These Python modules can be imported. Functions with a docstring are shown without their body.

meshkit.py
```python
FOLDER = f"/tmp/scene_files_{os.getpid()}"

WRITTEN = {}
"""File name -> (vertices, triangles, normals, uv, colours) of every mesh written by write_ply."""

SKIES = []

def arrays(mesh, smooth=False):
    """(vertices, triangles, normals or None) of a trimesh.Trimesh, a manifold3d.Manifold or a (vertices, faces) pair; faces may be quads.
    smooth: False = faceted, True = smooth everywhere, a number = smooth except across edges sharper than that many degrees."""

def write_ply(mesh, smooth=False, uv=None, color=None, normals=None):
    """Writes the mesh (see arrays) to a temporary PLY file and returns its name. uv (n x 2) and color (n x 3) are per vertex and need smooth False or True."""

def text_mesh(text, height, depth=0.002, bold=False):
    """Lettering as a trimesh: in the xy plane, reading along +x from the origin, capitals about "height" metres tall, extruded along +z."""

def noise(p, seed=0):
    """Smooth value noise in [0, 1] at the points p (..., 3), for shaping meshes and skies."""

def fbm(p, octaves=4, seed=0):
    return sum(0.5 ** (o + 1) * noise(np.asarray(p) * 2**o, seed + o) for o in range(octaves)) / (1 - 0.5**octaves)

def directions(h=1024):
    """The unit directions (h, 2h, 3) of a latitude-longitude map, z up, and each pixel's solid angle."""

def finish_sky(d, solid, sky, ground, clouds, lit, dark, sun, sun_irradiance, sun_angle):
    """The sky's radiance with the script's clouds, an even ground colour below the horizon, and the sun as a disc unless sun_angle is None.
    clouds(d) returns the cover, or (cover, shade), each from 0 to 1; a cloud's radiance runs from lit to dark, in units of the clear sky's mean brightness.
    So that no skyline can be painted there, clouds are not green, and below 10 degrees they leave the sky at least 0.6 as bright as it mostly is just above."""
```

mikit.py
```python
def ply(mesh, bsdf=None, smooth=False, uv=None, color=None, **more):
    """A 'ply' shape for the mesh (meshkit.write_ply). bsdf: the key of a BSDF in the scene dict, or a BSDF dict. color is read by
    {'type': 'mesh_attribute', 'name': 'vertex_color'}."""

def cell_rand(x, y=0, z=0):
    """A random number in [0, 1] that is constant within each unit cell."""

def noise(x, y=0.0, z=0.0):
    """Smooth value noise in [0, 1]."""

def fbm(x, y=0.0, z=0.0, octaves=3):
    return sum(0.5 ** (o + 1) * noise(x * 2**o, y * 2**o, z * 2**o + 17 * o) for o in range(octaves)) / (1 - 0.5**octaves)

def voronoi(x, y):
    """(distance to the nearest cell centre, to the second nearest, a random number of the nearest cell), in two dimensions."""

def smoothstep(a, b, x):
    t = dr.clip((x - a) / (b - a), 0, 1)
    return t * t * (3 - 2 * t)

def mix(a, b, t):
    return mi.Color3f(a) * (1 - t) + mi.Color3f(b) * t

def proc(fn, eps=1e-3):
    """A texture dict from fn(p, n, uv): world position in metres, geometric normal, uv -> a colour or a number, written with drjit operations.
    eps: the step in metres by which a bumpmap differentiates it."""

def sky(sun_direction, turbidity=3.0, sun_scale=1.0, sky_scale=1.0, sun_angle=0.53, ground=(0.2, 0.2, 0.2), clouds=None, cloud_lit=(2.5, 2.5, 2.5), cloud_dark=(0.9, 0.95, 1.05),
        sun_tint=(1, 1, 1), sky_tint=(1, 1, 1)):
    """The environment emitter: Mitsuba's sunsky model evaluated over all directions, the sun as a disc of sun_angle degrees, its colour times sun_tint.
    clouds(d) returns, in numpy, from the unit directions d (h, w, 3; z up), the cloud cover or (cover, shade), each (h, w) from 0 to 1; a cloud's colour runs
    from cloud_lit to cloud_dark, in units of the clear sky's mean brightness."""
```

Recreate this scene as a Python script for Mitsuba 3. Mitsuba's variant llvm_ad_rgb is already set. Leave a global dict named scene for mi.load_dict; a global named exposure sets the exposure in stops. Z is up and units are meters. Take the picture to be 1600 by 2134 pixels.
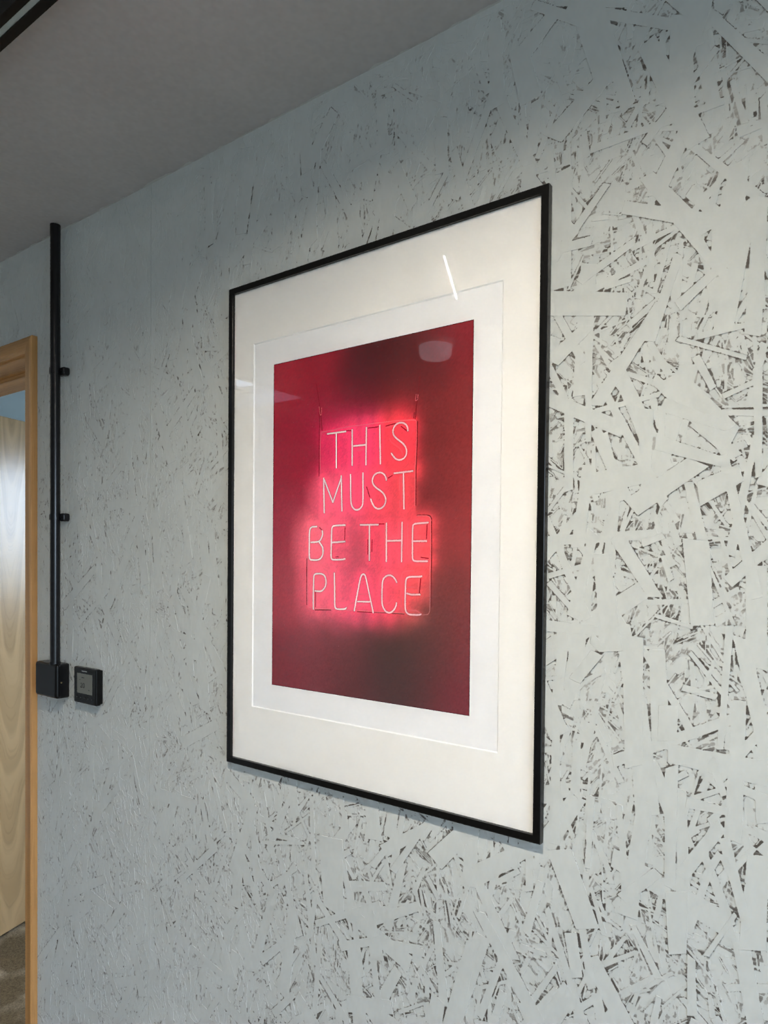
import math, random
import numpy as np, trimesh
import drjit as dr, mitsuba as mi
import mikit, meshkit
from mikit import noise, fbm, smoothstep, mix
from scipy import ndimage
from shapely.geometry import LineString, Polygon, box as sbox

T = mi.ScalarTransform4f
scene, labels = {'type': 'scene'}, {}
EYE = 1.48                                   # height of the eye above the floor
CEIL = EYE + 0.886                           # height of the ceiling

# ------------------------------------------------------------------ camera
F, YAW, ROLL, CY, PITCH = 1448.56, 0.934090, 0.009431, 1197.6, -0.018696
fwd = np.array([-math.cos(YAW) * math.cos(PITCH), math.sin(YAW) * math.cos(PITCH), math.sin(PITCH)])
rgt = np.cross(fwd, [0, 0, 1]); rgt /= np.linalg.norm(rgt)
up0 = np.cross(rgt, fwd)
upv = math.cos(ROLL) * up0 - math.sin(ROLL) * rgt
eye = np.array([0, -1.0, EYE])
scene['camera'] = {'type': 'perspective', 'fov_axis': 'x', 'fov': math.degrees(2 * math.atan(800 / F)),
                   'principal_point_offset_y': (1067 - CY) / 2134, 'near_clip': 0.02, 'far_clip': 200.0,
                   'to_world': T().look_at(origin=eye.tolist(), target=(eye + fwd).tolist(), up=upv.tolist())}

# ------------------------------------------------------------------ light
exposure = 0.30
scene['sky'] = mikit.sky((0.3, -0.6, 0.75), turbidity=4, sun_scale=0.0, sky_scale=1.0,
                         clouds=lambda d: np.full(d.shape[:2], 1.0), cloud_lit=(0.75, 0.92, 1.14), ground=(0.25, 0.26, 0.24))
scene['sky']['scale'] = 88.0
LAMP = 8400.0                                 # radiance of a downlight's lens
WARM = (1.0, 0.89, 0.72)

# ------------------------------------------------------------------ materials
def rgb(*c): return {'type': 'rgb', 'value': list(c)}
def srgb(r, g, b): return [((c / 255 + 0.055) / 1.055) ** 2.4 if c > 10 else c / 255 / 12.92 for c in (r, g, b)]
def two(b): return {'type': 'twosided', 'bsdf': b}

PAINT = mi.Color3f(0.485, 0.503, 0.488)
def paint_color(p, n, uv):
    a = fbm(p.x * 9, p.y * 9, p.z * 6, 3)
    b = fbm(p.x * 160, p.y * 160, p.z * 60, 2)
    return PAINT * (0.93 + 0.10 * a + 0.06 * b)
def paint_relief(p, n, uv):
    return 0.55 * noise(p.x * 420, p.y * 300, p.z * 130) + 0.45 * fbm(p.x * 900, p.y * 500, p.z * 520, 2)
def ceiling_color(p, n, uv):
    a = fbm(p.x * 2.2 + 3, p.y * 2.2, 0.0, 3)
    b = fbm(p.x * 120, p.y * 120, 0.0, 2)
    return mi.Color3f(0.44, 0.43, 0.425) * (0.80 + 0.30 * a + 0.10 * b)
def carpet_color(p, n, uv):
    a = fbm(p.x * 9, p.y * 9, 0.0, 3)
    b = fbm(p.x * 260, p.y * 260, 0.0, 2)
    return mix((0.15, 0.115, 0.07), (0.34, 0.28, 0.20), smoothstep(0.35, 0.7, a)) * (0.6 + 0.8 * b)
def carpet_relief(p, n, uv): return fbm(p.x * 260, p.y * 260, p.z * 260, 2)

def grain(light, dark, ring, along, across, k=0.62):
    """oak: across/along pick the coordinate functions"""
    def fn(p, n, uv):
        u, v = across(p), along(p)
        w = u + 0.020 * fbm(u * 6, v * 1.1, 3.0, 2) + 0.012 * fbm(u * 20, v * 3.0, 9.0, 2)
        r = w * ring
        r = r - dr.floor(r)
        line = smoothstep(0.0, 0.75, r) * (1 - smoothstep(0.82, 1.0, r))
        pore = fbm(u * 700, v * 14, 5.0, 2)
        return mix(light, dark, k * line + 0.25 * smoothstep(0.5, 0.8, pore)) * (0.9 + 0.2 * fbm(u * 12, v * 2, 1.0, 2))
    return fn
scene['paint'] = two({'type': 'bumpmap', 'arbitrary': mikit.proc(paint_relief, eps=3e-4), 'scale': 0.00011,
                      'bsdf': {'type': 'principled', 'base_color': mikit.proc(paint_color), 'roughness': 0.62, 'specular': 0.35}})
scene['crevice_and_shade'] = two({'type': 'diffuse', 'reflectance': {'type': 'mesh_attribute', 'name': 'vertex_color'}})
scene['ceiling_paint'] = two({'type': 'principled', 'base_color': mikit.proc(ceiling_color), 'roughness': 0.7, 'specular': 0.2})
scene['plain_wall'] = two({'type': 'diffuse', 'reflectance': rgb(0.52, 0.54, 0.53)})
scene['carpet'] = two({'type': 'bumpmap', 'arbitrary': mikit.proc(carpet_relief, eps=1e-3), 'scale': 0.004,
                       'bsdf': {'type': 'diffuse', 'reflectance': mikit.proc(carpet_color)}})
scene['oak_trim'] = two({'type': 'principled', 'base_color': mikit.proc(grain((0.46, 0.24, 0.085), (0.27, 0.125, 0.038), 26, lambda p: p.z, lambda p: p.x + 0.6 * p.y)), 'roughness': 0.38, 'specular': 0.5})
scene['oak_head'] = two({'type': 'principled', 'base_color': mikit.proc(grain((0.46, 0.24, 0.085), (0.27, 0.125, 0.038), 26, lambda p: p.x, lambda p: p.z + 0.6 * p.y)), 'roughness': 0.38, 'specular': 0.5})
scene['oak_leaf'] = two({'type': 'principled', 'base_color': mikit.proc(grain((0.50, 0.34, 0.18), (0.35, 0.225, 0.11), 48, lambda p: p.z, lambda p: dr.sqrt(dr.square(p.y - 0.3 * p.x - 1.165 + 0.03 * (fbm(p.z * 1.5, 3.0, 2.0, 2) - 0.5)) + dr.square(0.075 * (p.z - 2.5))) + 0.015 * fbm(p.z * 4, p.y * 14, 7.0, 2), 0.6)), 'roughness': 0.2, 'specular': 0.8})
scene['black_plastic'] = two({'type': 'principled', 'base_color': rgb(0.004, 0.004, 0.005), 'roughness': 0.22, 'specular': 0.4})
scene['black_gloss'] = two({'type': 'principled', 'base_color': rgb(0.003, 0.003, 0.003), 'roughness': 0.25, 'specular': 0.2})
scene['black_matt'] = two({'type': 'principled', 'base_color': rgb(0.004, 0.004, 0.004), 'roughness': 0.40, 'specular': 0.15})
scene['frame_black'] = two({'type': 'principled', 'base_color': rgb(0.004, 0.004, 0.004), 'roughness': 0.22, 'specular': 0.22})
scene['white_plastic'] = two({'type': 'principled', 'base_color': rgb(0.85, 0.85, 0.84), 'roughness': 0.35, 'specular': 0.5})
scene['steel'] = two({'type': 'roughconductor', 'material': 'Al', 'alpha': 0.25})
scene['brass'] = two({'type': 'principled', 'base_color': rgb(0.75, 0.58, 0.32), 'metallic': 1.0, 'roughness': 0.3})
scene['aluminium'] = two({'type': 'principled', 'base_color': rgb(0.40, 0.49, 0.49), 'metallic': 0.3, 'roughness': 0.5})
scene['mount_card'] = two({'type': 'diffuse', 'reflectance': rgb(0.90, 0.885, 0.855)})
scene['bevel_card'] = two({'type': 'diffuse', 'reflectance': rgb(0.93, 0.93, 0.92)})
scene['paper'] = two({'type': 'diffuse', 'reflectance': rgb(0.89, 0.89, 0.90)})
scene['ink'] = two({'type': 'diffuse', 'reflectance': {'type': 'mesh_attribute', 'name': 'vertex_color'}})
scene['glazing'] = {'type': 'thindielectric', 'int_ior': 1.5}
scene['tinted_glazing'] = {'type': 'thindielectric', 'int_ior': 1.5, 'specular_transmittance': rgb(0.36, 0.40, 0.48)}
scene['daylight_blue_wall'] = two({'type': 'bumpmap', 'arbitrary': mikit.proc(paint_relief, eps=3e-4), 'scale': 0.00011, 'bsdf': {'type': 'diffuse', 'reflectance': rgb(0.66, 0.77, 0.82)}})  # daylight on the next room's wall is put into this pale blue
scene['screen_grey'] = two({'type': 'principled', 'base_color': rgb(0.125, 0.125, 0.105), 'roughness': 0.3, 'specular': 0.4})
scene['digit_grey'] = two({'type': 'diffuse', 'reflectance': rgb(0.035, 0.035, 0.033)})
scene['pale_mark'] = two({'type': 'diffuse', 'reflectance': rgb(0.35, 0.36, 0.36)})
scene['dim_mark'] = two({'type': 'diffuse', 'reflectance': rgb(0.14, 0.14, 0.14)})
scene['window_white'] = two({'type': 'principled', 'base_color': rgb(0.8, 0.8, 0.79), 'roughness': 0.4})
scene['outdoor_ground'] = two({'type': 'diffuse', 'reflectance': rgb(0.25, 0.26, 0.22)})

# ------------------------------------------------------------------ helpers
def put(key, mesh, bsdf, smooth=False, **kw):
    scene[key] = mikit.ply(mesh, bsdf, smooth, **kw)
    return key
def lab(key, label=None, cat=None, group=None, kind=None):
    d = {}
    if label: d['label'] = label
    if cat: d['category'] = cat
    if group: d['group'] = group
    if kind: d['kind'] = kind
    labels[key] = d
def num(name, i): return name if i == 0 else f'{name}_{i:03d}'
def cat(ms): return trimesh.util.concatenate(ms)
def slab(x0, x1, y0, y1, z0, z1):
    m = trimesh.creation.box((x1 - x0, y1 - y0, z1 - z0)); m.apply_translation(((x0 + x1) / 2, (y0 + y1) / 2, (z0 + z1) / 2)); return m
def rbox(x0, x1, y0, y1, z0, z1, r=0.002, seg=12):
    """box with rounded edges: hull of eight spheres"""
    import manifold3d as m3
    s = m3.Manifold.sphere(r, seg)
    return cat([trimesh.Trimesh(m.vert_properties[:, :3], m.tri_verts) for m in [m3.Manifold.batch_hull(
        [s.translate((x, y, z)) for x in (x0 + r, x1 - r) for y in (y0 + r, y1 - r) for z in (z0 + r, z1 - r)]).to_mesh()]])
def cyl(p0, p1, r, n=32):
    return trimesh.creation.cylinder(r, segment=[p0, p1], sections=n)
def wall_poly(poly, y0, y1):
    """polygon in (x, z) extruded from y0 to y1 (y0 < y1)"""
    m = trimesh.creation.extrude_polygon(poly, y1 - y0, engine='earcut')
    m.apply_transform([[1, 0, 0, 0], [0, 0, -1, y1], [0, 1, 0, 0], [0, 0, 0, 1]])
    return m
def flat(poly, y):
    """flat polygon in (x, z) at depth y, facing -y"""
    v, f = trimesh.creation.triangulate_polygon(poly, engine='earcut')
    v = np.asarray(v)
    m = trimesh.Trimesh(np.stack([v[:, 0], np.full(len(v), y), v[:, 1]], 1), f, process=False)
    if m.face_normals[:, 1].sum() > 0: m.invert()
    return m

# ------------------------------------------------------------------ the room
XL, XR, YF = -3.6, 2.6, -3.7                  # left and right walls, wall behind the camera
HALL_Y, HALL_X0, HALL_X1 = 2.2, -3.35, -0.6   # the room beyond the doorway
DOOR = (-2.757, -2.009, EYE + 0.577)          # opening between the linings, and its height
lining = 0.025
hole = (DOOR[0] - lining, DOOR[1] + lining, DOOR[2] + lining)
SEAM = -1.4325

lab('wall_back', kind='structure')
core = Polygon([(XL, 0), (hole[0], 0), (hole[0], hole[2]), (hole[1], hole[2]), (hole[1], 0), (XR, 0), (XR, CEIL), (XL, CEIL)])
put('wall_back__core', wall_poly(core, 0.019, 0.172), 'plain_wall')
BOARDS = []
for i, (a, b) in enumerate([(XL, SEAM - 1.2), (SEAM - 1.2, SEAM), (SEAM, SEAM + 2.4), (SEAM + 2.4, XR)]):
    p = sbox(a + 0.0007, 0.0, b - 0.0007, CEIL).difference(sbox(hole[0], -1, hole[1], hole[2]))
    BOARDS.append((num('wall_back__panel', i), p))
    put(num('wall_back__panel', i), wall_poly(p, 0.0, 0.018), 'paint')

def with_hole(outer, hole_box): return outer.difference(hole_box)
ROOF = sbox(-3.10, -1.80, -2.62, -1.30)       # rooflight opening (x, y)
def ceiling_mesh(poly):
    m = trimesh.creation.extrude_polygon(poly, 0.16, engine='earcut'); m.apply_translation((0, 0, CEIL)); return m
put('ceiling', ceiling_mesh(sbox(XL - 0.1, YF - 0.1, XR + 0.1, 0.172).difference(ROOF)), 'ceiling_paint'); lab('ceiling', kind='structure')
put('ceiling_001', ceiling_mesh(sbox(HALL_X0 - 0.1, 0.172, HALL_X1 + 0.1, HALL_Y + 0.1)), 'plain_wall'); lab('ceiling_001', kind='structure')
put('floor', slab(XL - 0.1, XR + 0.1, YF - 0.1, HALL_Y + 0.1, -0.12, 0.0), 'carpet'); lab('floor', kind='structure')
WIN1 = (-3.55, -0.55, 0.12, 2.24)               # in the right wall: y0, y1, z0, z1
WIN2 = (-2.70, -1.30, 1.20, 2.15)             # in the far wall of the next room: x0, x1, z0, z1
def side_wall(x0, x1, y0, y1, win=None):
    p = sbox(y0, 0, y1, CEIL)
    if win: p = p.difference(sbox(win[0], win[2], win[1], win[3]))
    m = trimesh.creation.extrude_polygon(p, x1 - x0, engine='earcut')
    m.apply_transform([[0, 0, 1, x0], [1, 0, 0, 0], [0, 1, 0, 0], [0, 0, 0, 1]])
    return m
put('wall_right', side_wall(XR, XR + 0.14, YF - 0.1, 0.172, WIN1), 'plain_wall'); lab('wall_right', kind='structure')
put('wall_left', side_wall(XL - 0.14, XL, YF - 0.1, 0.172), 'plain_wall'); lab('wall_left', kind='structure')
put('wall_front', slab(XL, XR, YF - 0.14, YF, 0, CEIL), 'plain_wall'); lab('wall_front', kind='structure')
put('wall_hall_left', slab(HALL_X0 - 0.14, HALL_X0, 0.172, HALL_Y + 0.1, 0, CEIL), 'daylight_blue_wall'); lab('wall_hall_left', kind='structure')
ADDED_WIN4 = (0.75, 1.45, 1.25, 2.10)               # added in the right wall of the next room to light the leaf
put('wall_hall_right', side_wall(HALL_X1, HALL_X1 + 0.14, 0.172, HALL_Y + 0.1, ADDED_WIN4), 'plain_wall'); lab('wall_hall_right', kind='structure')
put('wall_hall_back', wall_poly(sbox(HALL_X0, 0, HALL_X1, CEIL).difference(sbox(WIN2[0], WIN2[2], WIN2[1], WIN2[3])), HALL_Y, HALL_Y + 0.14), 'plain_wall'); lab('wall_hall_back', kind='structure')
def frame_bars(a0, a1, z0, z1, w, mids):
    r = [(a0, a0 + w, z0, z1), (a1 - w, a1, z0, z1), (a0 + w, a1 - w, z0, z0 + w), (a0 + w, a1 - w, z1 - w, z1)]
    return r + [(m - w / 2, m + w / 2, z0 + w, z1 - w) for m in mids]
put('window_1__frame', cat([slab(XR + 0.05, XR + 0.11, a, b, c, d) for a, b, c, d in frame_bars(*WIN1, 0.05, [-2.05])]), 'window_white'); lab('window_1', kind='structure')
def sheet_x(x, y0, y1, z0, z1): return (np.array([(x, y0, z0), (x, y0, z1), (x, y1, z1), (x, y1, z0)], float), np.array([[0, 1, 2], [0, 2, 3]]))
put('window_1__pane', sheet_x(XR + 0.08, WIN1[0] + 0.05, WIN1[1] - 0.05, WIN1[2] + 0.05, WIN1[3] - 0.05), 'glazing')
put('window_2__frame', cat([slab(a, b, HALL_Y + 0.05, HALL_Y + 0.11, c, d) for a, b, c, d in frame_bars(*WIN2, 0.05, [])]), 'window_white'); lab('window_2', kind='structure')
put('window_2__pane', flat(sbox(WIN2[0] + 0.05, WIN2[2] + 0.05, WIN2[1] - 0.05, WIN2[3] - 0.05), HALL_Y + 0.08), 'glazing')
put('added_window_4__frame', cat([slab(HALL_X1 + 0.05, HALL_X1 + 0.11, a, b, c, d) for a, b, c, d in frame_bars(*ADDED_WIN4, 0.05, [])]), 'window_white'); lab('added_window_4', kind='structure')
put('added_window_4__pane', sheet_x(HALL_X1 + 0.08, ADDED_WIN4[0] + 0.05, ADDED_WIN4[1] - 0.05, ADDED_WIN4[2] + 0.05, ADDED_WIN4[3] - 0.05), 'glazing')
rx0, ry0, rx1, ry1 = ROOF.bounds
ring = ROOF.difference(ROOF.buffer(-0.04, join_style='mitre'))
m = trimesh.creation.extrude_polygon(ring, 0.05, engine='earcut'); m.apply_translation((0, 0, CEIL + 0.11))
put('window_3__frame', m, 'window_white'); lab('window_3', kind='structure')
v = [(rx0 + .04, ry0 + .04, CEIL + .13), (rx1 - .04, ry0 + .04, CEIL + .13), (rx1 - .04, ry1 - .04, CEIL + .13), (rx0 + .04, ry1 - .04, CEIL + .13)]
put('window_3__pane', (np.array(v), np.array([[0, 1, 2], [0, 2, 3]])), 'tinted_glazing')

# brushed edge of the wall paint on the ceiling
xe = np.linspace(-3.5, 2.0, 1400)
we = 0.0008 + 0.0075 * np.clip(meshkit.fbm(np.stack([xe * 38, xe * 0, xe * 0], -1), 3, 4) - 0.36, 0, 1) * 1.6
ve = np.vstack([np.column_stack([xe, np.zeros(1400), np.full(1400, CEIL - 0.0009)]), np.column_stack([xe, -we, np.full(1400, CEIL - 0.0009)])])
k_ = np.arange(1399)
put('trim_1', (ve, np.column_stack([k_, k_ + 1, k_ + 1401, k_ + 1400])), 'paint'); lab('trim_1', kind='structure')

# ------------------------------------------------------------------ doorway
AW, AT = 0.043, 0.018                         # architrave width and thickness
lab('door_1', kind='structure')
def moulding(w, t):
    """architrave section: u across from the inner edge, v out from the wall"""
    return [(0, 0), (w, 0), (w, t - 0.003), (w - 0.003, t), (0.010, t), (0.007, t - 0.004), (0.002, t - 0.005), (0, t - 0.007)]
def sweep_rail(side):
    sec = np.array(moulding(AW, AT)); n = len(sec)
    xi = DOOR[1] + 0.005 if side > 0 else DOOR[0] - 0.005; zi = DOOR[2] + 0.005
    x = xi + side * sec[:, 0]
    lo = np.stack([x, -sec[:, 1], np.zeros(n)], 1); hi = np.stack([x, -sec[:, 1], zi + sec[:, 0]], 1)
    return trimesh.convex.convex_hull(np.vstack([lo, hi])) if False else loft(lo, hi)
def loft(a, b):
    n = len(a); f = []
    for i in range(n):
        j = (i + 1) % n; f += [[i, j, n + j], [i, n + j, n + i]]
    for i in range(1, n - 1): f += [[0, i + 1, i], [n, n + i, n + i + 1]]
    m = trimesh.Trimesh(np.vstack([a, b]), f, process=False); trimesh.repair.fix_normals(m); return m
put('door_1__architrave', sweep_rail(1), 'oak_trim')
put('door_1__architrave_001', sweep_rail(-1), 'oak_trim')
sec = np.array(moulding(AW, AT))
lo = np.stack([DOOR[0] - 0.005 - sec[:, 0], -sec[:, 1], DOOR[2] + 0.005 + sec[:, 0]], 1)
hi = np.stack([DOOR[1] + 0.005 + sec[:, 0], -sec[:, 1], DOOR[2] + 0.005 + sec[:, 0]], 1)
put('door_1__architrave_002', loft(lo, hi), 'oak_head')
Y0, Y1 = 0.0005, 0.19
put('door_1__lining', slab(DOOR[1], DOOR[1] + lining, Y0, Y1, 0, DOOR[2] + lining), 'oak_trim')
put('door_1__lining_001', slab(DOOR[0] - lining, DOOR[0], Y0, Y1, 0, DOOR[2] + lining), 'oak_trim')
put('door_1__lining_002', slab(DOOR[0], DOOR[1], Y0, Y1, DOOR[2], DOOR[2] + lining), 'oak_head')
put('door_1__stop', rbox(DOOR[1] - 0.012, DOOR[1], 0.080, 0.142, 0, DOOR[2] - 0.012, 0.001, 8), 'oak_trim')
put('door_1__stop_001', rbox(DOOR[0], DOOR[0] + 0.012, 0.080, 0.142, 0, DOOR[2] - 0.012, 0.001, 8), 'oak_trim')
put('door_1__stop_002', rbox(DOOR[0], DOOR[1], 0.080, 0.142, DOOR[2] - 0.012, DOOR[2], 0.001, 8), 'oak_head')
# the leaf stands open into the next room, hinged at the left lining
LEAF_W, LEAF_T, Z0, Z1 = 0.745, 0.040, 0.010, 2.026
dx, dy = -0.3163, 0.9487
M = np.array([[dx, -dy, 0, DOOR[0] + 0.004], [dy, dx, 0, 0.196], [0, 0, 1, 0], [0, 0, 0, 1]])
leaf = rbox(0, LEAF_W, 0.0, LEAF_T, Z0, Z1, 0.0015, 8); leaf.apply_transform(M)
put('door_1__leaf', leaf, 'oak_leaf')
for i, z in enumerate((0.22, 1.02, 1.80)):
    h = cat([cyl((0.0, 0.0, z - 0.05), (0.0, 0.0, z + 0.05), 0.006, 16)]); h.apply_transform(M); h.apply_translation((0.006, -0.004, 0))
    put(num('door_1__hinge', i), h, 'steel')
hd = cat([cyl((0.69, -0.001, 1.0), (0.69, -0.008, 1.0), 0.025, 32), cyl((0.69, -0.008, 1.0), (0.69, -0.05, 1.0), 0.009, 20), rbox(0.575, 0.70, -0.060, -0.042, 0.991, 1.009, 0.008, 16)])
hd.apply_transform(M)
put('door_1__handle', hd, 'steel', smooth=40)

# ------------------------------------------------------------------ oriented strand board: strands pressed into the boards
rng = np.random.default_rng(11)
GX0, GX1, GZ0, GZ1, RES = -2.625, 0.45, 0.10, CEIL - 0.001, 0.0006
REL = 0.0010                                  # relief of a strand of height 1, in metres
OPEN_R = DOOR[1] + 0.005 + AW
def swirl(x, z, seed, s):
    return meshkit.fbm(np.stack([x * s, z * s, x * 0 + 0.5], -1), 2, seed)
def make_strands():
    """rows: x, z, half length, half width, angle, height, four end slants"""
    out = []
    def add(n, w, l, h, spread, flat_share, coherent=0.0, hp=1.0):
        x = rng.uniform(GX0, GX1, n); z = rng.uniform(GZ0, GZ1, n)
        ang = np.where(rng.random(n) < flat_share, rng.uniform(0, np.pi, n), np.pi / 2 + rng.normal(0, spread, n))
        if coherent: ang = np.where(rng.random(n) < coherent, np.pi / 2 + (swirl(x, z, 21, 16) - 0.5) * 7.0 + rng.normal(0, 0.13, n), ang)
        W = w[0] + (w[1] - w[0]) * rng.random(n) ** 1.6; L = l[0] + (l[1] - l[0]) * rng.random(n)
        out.append(np.column_stack([x, z, L / 2, W / 2, ang, h[0] + (h[1] - h[0]) * rng.random(n) ** hp, rng.normal(0, 0.35, (n, 4)) * W[:, None] / 2]))
    for a in STRAND_SETS: add(*a)
    return np.vstack(out)
STRAND_SETS = [(55700, (0.0008, 0.0030), (0.008, 0.036), (0.02, 0.62), 0.4, 0.25, 0.8),
               (6900, (0.003, 0.011), (0.03, 0.09), (0.30, 0.80), 0.4, 0.3, 0.35),
               (1390, (0.012, 0.036), (0.08, 0.20), (0.66, 1.0), 0.42, 0.36)]
KNOWN = [ # the broadest strands that can be told apart: both ends x, z from the eye level and width, in mm
    (-389,414,-307,453,13.2), (-435,394,-315,369,37.1), (-358,231,-272,356,20.5), (-284,310,-249,418,16.0), (-370,313,-368,181,11.0), (-399,243,-397,108,15.3),
    (-287,218,-286,118,21.1), (-300,83,-219,138,29.6), (-264,219,-175,177,18.7), (-247,307,-162,267,6.9), (-223,305,-151,309,9.4), (-249,349,-199,387,15.4),
    (-276,170,-190,136,20.1), (-360,222,-268,235,8.1), (-223,278,-201,232,10.3), (-431,302,-371,350,25.9), (-312,402,-349,398,8.4), (-149,253,-146,113,11.2),
    (-210,98,-164,122,31.8), (-266,218,-265,171,10.3), (-189,221,-144,238,7.6), (-432,-95,-316,-100,17.8), (-429,-20,-370,-3,8.9), (-327,42,-265,-51,21.5),
    (-270,-71,-222,-84,5.8), (-232,-167,-188,-175,9.7), (-428,-28,-373,-85,9.8), (-364,-105,-342,-124,15.0), (-300,-108,-298,-289,29.5), (-436,-178,-402,-171,6.3),
    (-219,30,-210,-83,33.5), (-250,-192,-252,-241,25.8), (-176,-81,-185,-242,10.1), (-291,29,-261,39,11.9), (-195,-258,-179,-304,10.9), (-353,-133,-384,-174,18.2),
    (-310,-480,-262,-430,16.0), (-245,-279,-243,-444,17.6), (-236,-445,-232,-537,30.3), (-178,-359,-149,-470,14.7), (-407,-428,-359,-541,40.8), (-198,-525,-162,-454,6.8),
    (-356,-340,-361,-450,11.2), (-385,-552,-374,-618,20.4), (-228,-322,-171,-324,15.9), (-213,-611,-214,-531,13.3), (-836,-728,-729,-679,18.4), (-733,-684,-646,-675,16.1),
    (-1051,-583,-928,-554,8.6), (-713,-551,-640,-446,13.7), (-894,-597,-812,-541,14.2), (-898,-705,-743,-619,13.5), (-1049,-831,-950,-741,20.8), (-860,-524,-854,-661,59.2),
    (-1185,-624,-1299,-725,18.2),
]
S_ = make_strands()
kk = np.array(KNOWN) / 1000
S_ = np.vstack([S_, np.column_stack([(kk[:, 0] + kk[:, 2]) / 2, EYE + (kk[:, 1] + kk[:, 3]) / 2, np.hypot(kk[:, 2] - kk[:, 0], kk[:, 3] - kk[:, 1]) / 2, kk[:, 4] / 2,
                                    np.arctan2(kk[:, 3] - kk[:, 1], kk[:, 2] - kk[:, 0]), 1.0 + 0.0015 * np.arange(len(kk)), rng.normal(0, 0.2, (len(kk), 4)) * kk[:, 4:5]])])
ca, sa = np.cos(S_[:, 4]), np.sin(S_[:, 4])
L2, W2, E4 = S_[:, 2], S_[:, 3], S_[:, 6:10]
def corner(u, v): return np.stack([S_[:, 0] + u * ca - v * sa, S_[:, 1] + u * sa + v * ca], 1)
QUAD = np.stack([corner(-L2 + E4[:, 0], -W2), corner(L2 + E4[:, 1], -W2 * (0.6 + 0.4 * rng.random(len(W2)))),
                 corner(L2 + E4[:, 2], W2 * (0.6 + 0.4 * rng.random(len(W2)))), corner(-L2 + E4[:, 3], W2)], 1)      # counter-clockwise in (x, z)
bx = (QUAD[:, :, 0].min(1), QUAD[:, :, 0].max(1)); bz = (QUAD[:, :, 1].min(1), QUAD[:, :, 1].max(1))
ok = ((bx[0] > OPEN_R + 0.001) | (bz[0] > DOOR[2] + 0.006 + AW)) & (bz[1] < CEIL - 0.0015) & (bz[0] > GZ0 - 0.1)
for s in (SEAM,): ok &= (bx[1] < s - 0.001) | (bx[0] > s + 0.001)
QUAD, S_ = QUAD[ok], S_[ok]
order = np.argsort(S_[:, 5]); QUAD, S_ = QUAD[order], S_[order]

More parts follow.
